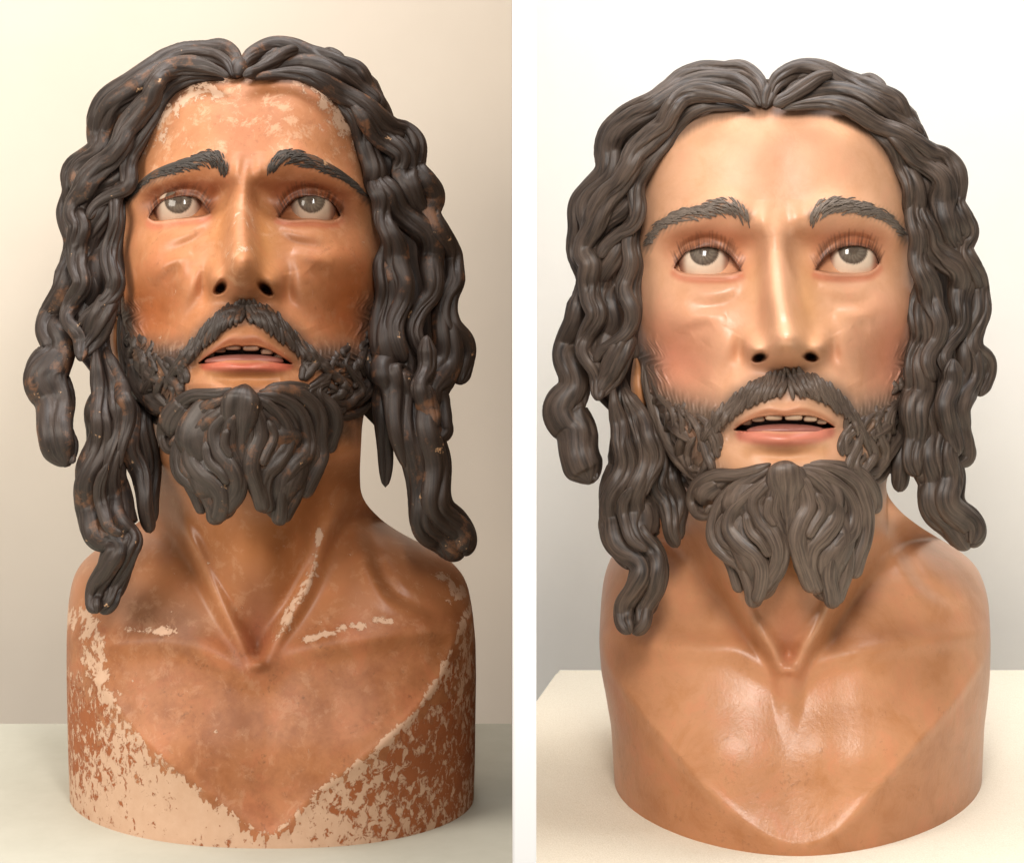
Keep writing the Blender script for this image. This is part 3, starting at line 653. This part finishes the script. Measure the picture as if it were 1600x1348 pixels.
HAIRLOCKS = [  # points, (dz start, dz end), grooves, tip
 (w([(1194,158),(1186,128),(1162,111),(1132,112),(1098,116),(1070,128),(1050,144),(1022,160),(996,172),(972,186),(958,206),(951,236),(947,266),(932,292),(912,318),(904,345),(902,372),(908,410),(914,440),(912,468),(904,495)], 14, 14, 18), (0, -12), 6, .9),
 (w([(908,440,16),(910,468,16),(903,497,16),(888,525,18),(886,552,20),(894,585,22),(895,612,25),(887,645,33),(899,685,27),(908,712,25),(913,735,25),(920,755,22)], 1), (-5, 30), 5, .95),
 (w([(893,600,10),(900,640,14),(890,670,14),(900,705,12),(915,735,12),(930,752,10)], 1), (22, 45), 4, .8),
 (w([(1199,132),(1199,150),(1200,170)], 10, 8, 13), (-26, -20), 5, .8),
 (w([(1188,166),(1172,140),(1145,126),(1112,126),(1085,132),(1062,143),(1040,156),(1014,172),(988,184),(968,202),(958,228),(953,256),(944,284),(926,308),(914,335),(914,365),(918,400)], 12, 13, 15), (5, 8), 5, .8),
 (w([(1182,168),(1152,153),(1115,144),(1085,144),(1062,154),(1048,174),(1040,197),(1015,218),(992,238),(979,264),(970,290),(950,312),(931,336),(920,362),(917,390),(923,412),(917,437),(925,466),(930,490),(917,517),(915,545),(926,575),(933,604),(938,626)], 12, 13, 17), (8, 28), 5, .7),
 (w([(1172,174),(1140,165),(1105,164),(1080,176),(1063,198),(1044,220),(1018,240),(1002,260),(992,288),(984,312),(968,330),(948,346),(936,365),(930,390)], 8, 12, 14), (-5, 12), 4, .7),
 (w([(1062,196),(1040,224),(1018,246),(1006,270),(998,300),(993,330),(985,352),(968,366),(950,385),(938,405)], 6, 11, 12), (-12, 14), 4, .7),
 (w([(996,310),(990,345),(978,372),(962,398),(944,418),(932,440),(928,462)], 9, 11, 14), (0, 18), 4, .6),
 (w([(992,335),(985,360),(983,405),(979,447),(984,487),(980,518),(964,536),(942,550),(930,568)], 8, 9, 13), (-5, 22), 4, .6),
 (w([(972,395),(962,430),(957,465),(957,500),(950,530),(948,570),(948,605)], 18, 20, 25), (-22, 0), 5, .8),
 (w([(984,515),(972,545),(956,572),(946,600),(941,622)], 14, 14, 18), (0, 18), 5, .8),
 (w([(950,380),(946,410),(940,440),(940,470),(945,500),(940,530)], 10, 10, 13), (8, 14), 4, .7),
 (w([(1002,300),(994,380),(992,450),(992,520),(990,560)], 8, 8, 11), (-45, -45), 3, .8),
 # the long lock that falls on the breast
 (w([(966,575,14),(978,640,18),(986,690,26),(984,740,32),(978,790,34),(990,840,34),(1010,882,28),(1008,920,24),(992,955,22),(990,985,18)], 1), (-25, 0), 5, .9),
 (w([(958,600),(962,640),(970,680),(976,710),(970,748),(953,785),(950,818),(964,848),(990,870),(1003,895),(994,920),(974,946),(971,970),(986,990)], 10, 12, 18), (0, 18), 4, .9),
 (w([(972,610),(992,660),(1006,695),(1003,745),(986,788),(990,820),(1014,850),(1028,885),(1025,918),(1004,950),(1003,975),(992,993)], 10, 11, 17), (-2, 20), 4, .9),
 (w([(988,760),(972,800),(984,835),(1010,862)], 6, 7, 9), (26, 30), 3, .7),
 (w([(974,605),(995,643),(1014,670),(1023,700),(1018,737),(1008,775)], 9, 8, 13), (-8, 5), 4, .6),
 (w([(1030,690),(1030,730),(1027,762),(1040,794),(1052,820),(1057,856)], 9, 11, 14), (-60, -52), 4, .9),
 (w([(1046,700),(1056,745),(1060,795),(1060,845)], 9, 10, 12), (-68, -60), 4, .9),
 (w([(1035,700),(1045,750),(1050,800)], 12, 10, 16), (-85, -75), 4, .9),
 (w([(1150,140),(1095,150),(1050,175),(1022,205),(1000,235),(975,262),(958,300),(940,340)], 14, 20, 20), (-30, -26), 4, .9),
 (w([(1110,135),(1060,148),(1015,180),(975,210),(950,260)], 14, 18, 20), (-34, -30), 4, .9),
 (w([(1290,130),(1340,150),(1385,175),(1420,215),(1450,260),(1465,310)], 14, 20, 20), (-34, -30), 4, .9),
 (w([(975,330),(965,400),(962,470),(968,530)], 14, 16, 20), (-45, -40), 4, .9),
 # right side
 (w([(1203,158),(1212,132),(1236,114),(1262,108),(1294,113),(1325,127),(1350,142),(1376,152),(1398,160),(1410,174),(1418,192),(1430,207),(1441,216)], 10, 12, 17), (0, -8), 6, .8),
 (w([(1208,166),(1228,150),(1254,133),(1280,118),(1302,112)], 8, 9, 11), (14, 10), 4, .7),
 (w([(1222,152),(1250,130),(1285,124),(1325,134),(1355,150)], 12, 12, 17), (-22, -18), 4, .9),
 (w([(1340,128),(1358,122),(1372,132),(1380,145)], 8, 8, 11), (-25, -25), 3, .9),
 (w([(1214,168),(1245,153),(1275,144),(1305,143),(1335,152),(1365,164),(1393,178),(1412,194),(1430,210)], 10, 12, 16), (6, 0), 5, .7),
 (w([(1220,171),(1262,163),(1300,163),(1335,175),(1370,192),(1400,210),(1430,227),(1455,239),(1474,247),(1486,266),(1491,292),(1493,322),(1500,345),(1509,364),(1505,390),(1514,420),(1531,447),(1530,480),(1520,512),(1524,545),(1537,566),(1535,596),(1533,620)], 9, 14, 18), (0, 0), 5, .9),
 (w([(1300,168),(1340,183),(1370,207),(1394,231),(1411,258),(1424,290),(1433,320),(1442,355),(1455,383),(1478,402),(1496,420),(1504,448),(1503,478),(1497,508),(1485,532),(1477,560),(1487,586),(1500,594)], 8, 12, 19), (-8, 14), 5, .7),
 (w([(1385,208),(1425,240),(1452,260),(1470,284),(1476,312),(1478,340),(1486,366),(1502,388),(1516,408)], 10, 12, 19), (0, 2), 5, .7),
 (w([(1405,230),(1440,275),(1455,320),(1462,360),(1480,395)], 12, 12, 16), (-22, -10), 4, .8),
 (w([(1424,290,3),(1430,340),(1436,400),(1442,430),(1456,465),(1465,495),(1460,525),(1450,560),(1455,600)], 11, 13, 16), (-18, -10), 4, .8),
 (w([(1500,480),(1512,515),(1516,552),(1513,588),(1502,620),(1494,645),(1496,670),(1507,694),(1508,714),(1494,726)], 14, 16, 22), (4, 26), 5, .8),
 (w([(1490,560),(1484,600),(1480,640),(1482,670),(1495,694),(1500,712)], 12, 13, 16), (10, 26), 4, .7),
 (w([(1452,560),(1450,650),(1452,700),(1454,750),(1464,790),(1485,820),(1507,844),(1515,856)], 18, 17, 23), (-12, 12), 5, .9),
 (w([(1478,600),(1480,690),(1480,740),(1484,780),(1500,808),(1519,828),(1520,850)], 15, 16, 19), (0, 20), 5, .9),
 (w([(1492,690),(1496,760),(1500,790),(1514,810),(1525,833),(1516,856)], 10, 13, 13), (12, 28), 4, .9),
 (w([(1444,400,6),(1438,480,14),(1436,580,20),(1434,640,22),(1430,690,20),(1435,745,16)], 20), (-40, -20), 5, .8),
 (w([(1440,470,5),(1430,540,14),(1422,620,20),(1416,680,18),(1410,730,15),(1400,768,13)], 1), (-60, -45), 4, .8),
 (w([(1430,300),(1438,380),(1444,450),(1448,520)], 10, 12, 16), (-38, -30), 4, .9),
]
def hair(side, root):
    mat = M['hair_worn' if side == 'L' else 'hair_new']
    # mass of hair behind the locks
    rows = [(124,1140,1290),(130,1100,1360),(145,1045,1402),(175,990,1432),(220,962,1450),(280,952,1478),(340,925,1488),(420,925,1500),(500,925,1505),(560,915,1500),(600,920,1490),(625,935,1480),(690,1000,1460),(740,1040,1440)]
    rows = np.array(rows, float); ys = np.linspace(rows[0, 0], rows[-1, 0], 110); nc = 90
    xl = np.interp(ys, rows[:, 0], rows[:, 1]); xr = np.interp(ys, rows[:, 0], rows[:, 2])
    a = np.linspace(0, 2 * np.pi, nc, endpoint=False)
    U = (xl + xr)[:, None] / 2 + (xr - xl)[:, None] / 2 * np.cos(a)[None]; Vv = np.repeat(ys[:, None], nc, 1)
    front = np.interp(ys, [100, 130, 165, 220, 330, 740], [95, 110, 70, 20, 0, -10])[:, None]; bk = np.interp(ys, [100, 160, 300, 500, 740], [60, 190, 270, 260, 150])[:, None]
    sn = np.sin(a)[None]; Zz = -60 + np.where(sn > 0, front * 1.0 * sn + 0, bk * sn) + 6 * np.sin(a * 13 + ys[:, None] * .03)
    xy = WARP[side]['hair'](np.stack([U, Vv], -1)); P = np.concatenate([xy, (Zz + tilt(side, Vv))[..., None]], -1)
    st = np.stack([np.cos(a)[None] * 16 + 0 * U, np.sin(a)[None] * 16 + 0 * U, Vv / 60], -1)
    V = world(P).reshape(-1, 3); Q = grid_quads(len(ys), nc, True)
    h = quads_mesh('hair', V, Q, mat, root, dict(strand=st.reshape(-1, 3), ridge=np.zeros(len(V))))
    for k, (pts, dz, g, tip) in enumerate(HAIRLOCKS):
        dz = (dz[0] + (12 if k % 2 else -8), dz[1] + (12 if k % 2 else -8))
        lock('hair_lock', pts, side, 'hair', mat, h, zhair, grooves=g + .5, dz=dz, tip=tip, twist=.7, depth=.58, wob=5, nphi=64, grow=1.32, lat=3.2, flat=.75)
    return h

BEARDLOCKS = [
 (w([(1205,724),(1180,735),(1150,742),(1118,744),(1094,758),(1085,780),(1092,800),(1106,802),(1112,788)], 6, 7, 10), 4, (0, 5)),
 (w([(1130,752),(1106,768),(1098,790)], 18, 14, 20), 4, (-13, -9)),
 (w([(1160,738),(1130,752),(1110,770),(1100,785)], 6, 8, 10), 3, (-8, -5)),
 (w([(1207,730),(1176,750),(1146,766),(1126,790),(1118,820),(1123,845),(1140,864),(1160,880),(1172,904),(1178,928),(1177,950)], 7, 10, 13), 4, (0, 4)),
 (w([(1213,735),(1190,760),(1165,780),(1146,801),(1142,826),(1160,850),(1181,868),(1191,890),(1189,916),(1181,944)], 7, 10, 13), 4, (8, 10)),
 (w([(1216,742),(1196,765),(1182,785),(1189,810),(1207,832),(1218,858),(1215,885),(1203,906),(1190,926)], 8, 10, 13), 4, (12, 2)),
 (w([(1222,742),(1211,772),(1208,800),(1218,826),(1226,850),(1224,872)], 8, 7, 11), 4, (14, -4)),
 (w([(1128,850),(1143,880),(1151,906),(1157,926)], 8, 7, 10), 3, (-10, -4)),
 (w([(1140,800),(1128,822),(1132,842),(1150,858)], 6, 7, 9), 3, (8, 8)),
 (w([(1180,790),(1168,830),(1186,870),(1190,905),(1182,938)], 22, 14, 28), 5, (-16, -10)),
 (w([(1200,830),(1210,860),(1205,890),(1195,915)], 12, 9, 17), 4, (-10, -12)),
 (w([(1240,735),(1256,760),(1262,790),(1251,815),(1245,842),(1251,870),(1261,900),(1270,926)], 8, 9, 13), 4, (12, 4)),
 (w([(1245,732),(1275,752),(1299,780),(1303,808),(1286,834),(1268,856),(1264,885),(1273,912),(1281,928)], 8, 9, 13), 4, (8, 4)),
 (w([(1250,730),(1290,745),(1320,766),(1334,796),(1330,824),(1311,848),(1298,870),(1294,900),(1299,928),(1302,951)], 7, 10, 13), 4, (3, 10)),
 (w([(1255,727),(1300,736),(1334,756),(1348,786),(1353,815),(1350,845),(1341,873),(1331,904)], 7, 9, 13), 4, (0, 2)),
 (w([(1262,725),(1308,729),(1342,742),(1360,765),(1366,788),(1362,803)], 6, 8, 11), 3, (-4, -6)),
 (w([(1312,828),(1321,858),(1318,890),(1310,920),(1304,945)], 9, 9, 12), 4, (4, 8)),
 (w([(1236,744),(1243,775),(1241,806),(1238,836),(1241,862)], 8, 8, 11), 4, (12, -2)),
 (w([(1282,790),(1304,835),(1288,875),(1290,910),(1299,940)], 22, 14, 28), 5, (-16, -8)),
 (w([(1335,800),(1338,840),(1326,870)], 14, 10, 18), 4, (-14, -12)),
 (w([(1262,850),(1258,880),(1268,912)], 12, 8, 14), 4, (-10, -8)),
 ([(1227,719,12),(1227,734,24),(1228,756,25),(1229,785,15),(1231,815,9),(1231,840,7)], 6, (6, 0)),
 (w([(1275,770),(1285,795),(1272,820),(1262,840)], 5, 5, 7), 3, (20, 18)),
 (w([(1165,800),(1172,828),(1190,848),(1203,870)], 5, 5, 7), 3, (22, 16)),
 (w([(1211,738),(1186,765),(1168,790),(1173,816),(1190,838)], 5, 6, 9), 3, (2, 8)),
 (w([(1202,732),(1168,757),(1148,784),(1138,806)], 5, 6, 9), 3, (-2, 4)),
 (w([(1190,772),(1176,800),(1188,830),(1206,856)], 5, 6, 9), 3, (6, 6)),
 (w([(1246,738),(1272,762),(1288,788),(1284,814),(1268,836)], 5, 6, 9), 3, (2, 8)),
 (w([(1254,731),(1290,755),(1312,782),(1316,806)], 5, 6, 9), 3, (-2, 4)),
 (w([(1266,772),(1282,800),(1270,828),(1258,852)], 5, 6, 9), 3, (6, 6)),
 (w([(1205,775),(1200,800),(1212,822)], 5, 4, 6), 3, (22, 16)),
]
SIDECURLS = [
 (w([(1112,640),(1120,662),(1116,684),(1124,700)], 3, 5, 6), 3, (0, 2)),
 (w([(999,545),(1005,585),(1009,615),(1017,645),(1027,672),(1033,695),(1046,706),(1060,699)], 5, 7, 10), 3, (-14, 6)),
 (w([(1016,585),(1032,616),(1049,640),(1058,662),(1056,682),(1067,702)], 5, 7, 9), 3, (-12, 5)),
 (w([(1024,610),(1026,640),(1033,668),(1042,690)], 5, 6, 9), 3, (-10, 2)),
 (w([(1058,630),(1070,658),(1064,684),(1060,706),(1068,728),(1082,742),(1099,747)], 4, 7, 10), 3, (0, 4)),
 (w([(1072,644),(1088,666),(1098,690),(1110,714),(1115,736),(1106,749)], 4, 7, 9), 3, (0, 4)),
 (w([(1086,680),(1078,704),(1083,726),(1094,738)], 5, 6, 9), 3, (2, 6)),
 (w([(1088,648),(1105,667),(1116,690),(1120,714)], 4, 6, 8), 3, (0, 2)),
 (w([(1036,695),(1054,722),(1066,745),(1086,762)], 6, 8, 10), 3, (-8, -4)),
 (w([(1006,640),(1019,672),(1034,702),(1048,722)], 5, 7, 10), 3, (-12, -8)),
 (w([(1040,630),(1048,652),(1044,676)], 4, 5, 8), 3, (2, 4)),
 (w([(1102,655),(1118,672),(1126,694),(1122,710)], 4, 5, 7), 3, (0, 2)),
 (w([(1094,700),(1104,722),(1098,744),(1084,752),(1076,742)], 5, 6, 8), 3, (4, 8)),
]
def beard(side, root, height):
    mat = M['beard_worn' if side == 'L' else 'beard_new']
    wb = WARP[side]['beard']
    base = None
    def zskin(lift):
        def f(x, y):
            q = wb(np.stack([x, y], -1)); return np.array([height(a, c) for a, c in q]) - tilt(side, y) + lift
        return f
    zs = zskin(2.0)
    fn = lambda x, y: np.where(y > 724, np.maximum(zbeard(x, y), 0), 0)
    def zmix(x, y):
        k = sst(y, 722, 760) * sst(-np.abs(x - 1228), -170, -120)
        return zs(x, y) * (1 - k) + zbeard(x, y) * k
    first = True
    for pts, g, dz in BEARDLOCKS:
        if first:
            base = lock('beard', [(1228,724,30),(1228,748,78),(1228,785,110),(1228,825,108),(1229,862,84)], side, 'beard', mat, root, lambda x, y: zbeard(x, y) - 30, grooves=14, tip=1, depth=.24, flat=.34, twist=.2)
            first = False
            for q in (w([(1006,560),(1022,620),(1046,672),(1076,718),(1106,748)], 8, 22, 24), w([(1432,560),(1420,620),(1398,670),(1374,716),(1350,748)], 8, 20, 22),
                      w([(1030,640),(1064,662),(1092,690)], 10, 14, 22), w([(1412,640),(1376,658),(1350,686)], 10, 14, 22)):
                lock('beard_lock', q, side, 'beard', mat, base, zskin(-14), grooves=9, tip=.8, depth=.3, flat=.45)
            for q in (w([(1228,604),(1198,610),(1166,626),(1136,650),(1108,678)], 17, 9, 15), w([(1232,604),(1266,608),(1298,622),(1326,646),(1350,680)], 17, 9, 15)):
                lock('moustache_lock', q, side, 'beard', mat, base, zskin(-2), grooves=7, tip=.8, depth=.2, flat=.5)
        sidecurl = min(p[1] for p in pts) < 712
        lock('beard_lock', pts, side, 'beard', mat, base, zs if sidecurl else zmix, grooves=g, dz=dz, seg=2.0, nphi=34, tip=1.0, twist=.6, depth=.48, flat=.72, grow=1.42)
    for sgn in (1, -1):
        for pts, g, dz in SIDECURLS:
            q = [((p[0] if sgn > 0 else 2440 - p[0]) + rng.uniform(-3, 3), p[1] + rng.uniform(-4, 4), p[2]) for p in pts]
            lock('beard_lock', q, side, 'beard', mat, base, zskin(1), grooves=g + 1, dz=dz, seg=2.0, nphi=36, tip=.8, twist=.6, depth=.40, flat=.8, grow=1.1)
    # fine wavy strands filling cheeks
    for sgn in (1, -1):
        for i in range(18):
            a = rng.uniform(0, 1); bb = rng.uniform(0, 1)
            sp = np.array([(1012,575),(1030,640),(1068,700),(1098,735)], float); C = catmull(sp, 20)[int(a * 19)]
            x0 = C[0] + bb * interp(a, [(0, 8), (.2, 50), (.45, 92), (.7, 55), (1, 18)], 0) ; y0 = C[1] + rng.uniform(-4, 8) - 12 * bb + 14
            ln = rng.uniform(24, 42); am = rng.uniform(1.5, 4.0) * rng.choice([-1, 1]); lean = rng.uniform(-4, 8)
            am *= 1.2; q = [(x0, y0), (x0 + am + lean * .3, y0 + ln * .33), (x0 - am + lean * .6, y0 + ln * .66), (x0 + am * .8 + lean, y0 + ln)]
            if sgn < 0: q = [(2440 - px if True else px, py) for px, py in q]
            q = [(px, py) for px, py in q if True]
            if max(p[1] for p in q) > 760: continue
            lock('beard_lock', w(q, 3, 4, rng.uniform(6, 8)), side, 'beard', mat, base, zskin(1.5), dz=(-9, 3), grooves=3, seg=2.4, nphi=18, tip=.6, depth=.26, flat=.8)
    # moustache
    for arc, sg in (([(1224,598),(1198,604),(1170,618),(1142,640),(1118,660),(1100,682)], -1), ([(1236,598),(1264,601),(1292,614),(1318,636),(1340,660),(1352,688)], 1)):
        C = catmull(arc, 21)
        for i in range(42):
            px, py = C[i // 2]; t = (i // 2) / 20; py += (-8 if i % 2 else 7) * (1 - .5 * t) + rng.uniform(-2, 2)
            dx = sg * (9 + 8 * t) + rng.uniform(-6, 6); dy = 28 + 12 * t + rng.uniform(-4, 4)
            q = [(px - dx * .5, py - dy * .55), (px - dx * .1, py - dy * .1), (px + dx * .4 + sg * rng.uniform(-1, 2), py + dy * .3), (px + dx * .55, py + dy * .58)]
            lock('moustache_lock', w(q, 3.4, 3.6, rng.uniform(4.6, 8.0)), side, 'beard', mat, base, zskin(6.5), grooves=3, seg=2.2, nphi=18, tip=.6, depth=.26, flat=.8)
    return base

# ------------------------------------------------------------------ eyes, brows, ears, teeth
def ellipsoid(name, c, r, mat, parent, side, nu=40, nv=28, attrs=None, shape=None):
    th = np.linspace(0, np.pi, nv); ph = np.linspace(0, 2 * np.pi, nu, endpoint=False)
    Vx = np.sin(th)[:, None] * np.cos(ph)[None]; Vy = np.sin(th)[:, None] * np.sin(ph)[None]; Vz = np.cos(th)[:, None] + 0 * ph[None]
    N = np.stack([Vx, Vy, Vz], -1)
    if shape: N = shape(N)
    P = np.array(c) + N * np.array(r)
    return quads_mesh(name, world(P).reshape(-1, 3), grid_quads(nv, nu, True), mat, parent, attrs(N.reshape(-1, 3)) if attrs else None)
def details(side, root, height):
    wf = tps(FACE) if side == 'L' else ident
    bm = M['brow_worn' if side == 'L' else 'brow_new']; sk = M['skin_worn' if side == 'L' else 'skin_new']
    for e in EYES:
        c = wf(np.array([e['c']], float))[0]; ir = wf(np.array([e['iris']], float))[0]
        zc = e['z'] + tilt(side, e['c'][1]); R = EYE_R
        k = R * .93 if side == 'L' else R
        dx, dy = (ir - c); dzz = math.sqrt(k * k - dx * dx - dy * dy); di = np.array([dx, dy, dzz]) / k
        def col(N):
            an = np.degrees(np.arccos(np.clip(N @ di, -1, 1)))
            c0 = np.tile(np.array((.74, .60, .46) if side == 'R' else (.60, .47, .36)), (len(N), 1))
            c0 = lerp(c0, sst(np.abs(N[:, 0] - di[0]), .56, .78) * .9, (.36, .165, .105) if side == 'R' else (.27, .12, .075))  # reddish corners, with the shade there painted into the eye white
            c0 = lerp(c0, 1 - sst(an, 29.5, 32.5), (.045, .036, .030)); c0 = lerp(c0, 1 - sst(an, 18, 31), (.10, .088, .070))
            fib = 1 + .30 * np.sin(np.arctan2(N[:, 1] - di[1], N[:, 0] - di[0]) * 17 + an * .3) * sst(an, 6, 12) * (1 - sst(an, 28, 31)); c0 = c0 * fib[:, None]
            c0 = lerp(c0, .8 * (1 - sst(an, 9, 13)), (.022, .019, .016)); return dict(pigment=c0)
        o = ellipsoid('eye', (c[0], c[1], zc), (k, k, R), M['eye'], root, side, 72, 60, col)
    for P in ([(1168,342),(1152,328),(1130,322),(1100,330),(1070,336),(1042,346),(1022,362),(1010,384)], [(1268,342),(1284,327),(1305,320),(1335,324),(1362,330),(1384,340),(1400,352),(1412,370)]):
        sg = 1 if P[0][0] > 1200 else -1
        C = catmull(P, 34); wid = np.interp(np.linspace(0, 1, 34), [0, .12, .4, .75, 1], [15, 22, 20, 13, 6])
        zs = lambda x, y: np.array([height(a, b) for a, b in wf(np.stack([x, y], -1))]) - tilt(side, y)
        brow = lock('eyebrow', [(p[0], p[1], r * .62) for p, r in zip(P, np.interp(np.linspace(0, 1, len(P)), [0, .12, .4, .75, 1], [10, 17, 17, 12, 5]))], side, 'beard', bm, root, lambda x, y: zs(x, y) - 3.5, grooves=5, seg=1.8, nphi=36, tip=.5, flat=.36, depth=.2)
        for i in range(0, 33):
            for rep in range(6):
                px, py = C[i]; t = i / 33; off = rng.uniform(-.62, .62) * wid[i]; px += rng.uniform(-3, 3)
                dirx = sg * np.interp(t, [0, .12, .35, 1], [.25, .6, .95, .9]); diry = np.interp(t, [0, .12, .3, .7, 1], [-1, -.75, -.2, .2, .5]) + rng.uniform(-.25, .25) - .25 * off / wid[i]
                ln = np.interp(t, [0, .3, 1], [13, 19, 14]) * rng.uniform(.8, 1.25)
                x0, y0 = px - dirx * ln * .5, py + off - diry * ln * .5
                q = [(x0, y0, .7), (x0 + dirx * ln * .5, y0 + diry * ln * .5 - 1.2, rng.uniform(1.0, 1.6)), (x0 + dirx * ln, y0 + diry * ln, .7)]
                lift = .5 + max(0, 1 - (off / (wid[i] * .62)) ** 2) * wid[i] * .14
                lock('eyebrow_hair', q, side, 'beard', bm, brow, lambda x, y: zs(x, y) + lift, grooves=1, seg=3.0, nphi=6, tip=.6, depth=.05, flat=.7)
    pg = (.58, .27, .12) if side == 'R' else (.42, .17, .07)
    for c, r in (((998, 600, 30), (13, 46, 26)), ((1434, 596, 20), (9, 28, 24))):
        q = WARP[side]['hair'](np.array([[c[0], c[1]]], float))[0]
        def sh(N):
            N = N.copy(); N[..., 0] *= 1 - .35 * np.clip(-N[..., 1], 0, 1); N[..., 0] += .25 * N[..., 1] * (1 if c[0] < 1200 else -1); N[..., 2] -= .25 * np.exp(-((N[..., 1] + .3) / .3) ** 2); return N
        ellipsoid('ear', (q[0], q[1], c[2] + tilt(side, c[1])), r, sk, root, side, 40, 40,
                  lambda N: dict(pigment=np.tile(np.array(pg), (len(N), 1)), wear=np.full(len(N), .1), dirt=np.zeros(len(N)), terra=np.zeros(len(N)), scuff=np.zeros(len(N)), gloss=np.zeros(len(N))), sh)
    zl = height(*wf(np.array([[1228., 640.]]))[0])
    for x, y, hwid in ((1167, 659, 9), (1185, 654, 11.5), (1209, 652, 15), (1240, 652, 15.5), (1266, 654, 12), (1284, 658, 9)):
        q = wf(np.array([[x, y]], float))[0]
        def sq(N): return np.sign(N) * np.abs(N) ** .6 * np.array([.9, .9, .9])
        ellipsoid('tooth', (q[0], q[1], zl - 15 - .006 * (x - 1228) ** 2), (hwid * (.93 if side == 'L' else 1), 5.6, 8), M['tooth_worn' if side == 'L' else 'tooth'], root, side, 24, 16, None, sq)
    q = wf(np.array([[1228., 676.]]))[0]
    ellipsoid('tongue', (q[0], q[1] - 3, zl - 26), (62, 11, 26), M['tongue'], root, side, 40, 20)

# ------------------------------------------------------------------ the two busts
def bust(side, name, label):
    root = bpy.data.objects.new(name, None); COL.objects.link(root)
    b = B[side]; px = b['cx']; z = b['zs']
    loc = ((px - XC) * (D - z) / D * S, -z * S, zt[side]); root.location = loc; ORG[root.name] = loc
    tag(root, label, 'bust', 'painted wooden busts of a bearded man')
    _, height = skin(side, root)
    hair(side, root); beard(side, root, height); details(side, root, height)
    return root
bust('R', 'carved_bust', 'restored glossy painted wooden bust of a bearded man looking up, on cream felt plinth')
for e in EYES: e.pop('z', None)
bust('L', 'carved_bust', 'worn painted wooden bust of a bearded man with flaking chest, on grey green tabletop')
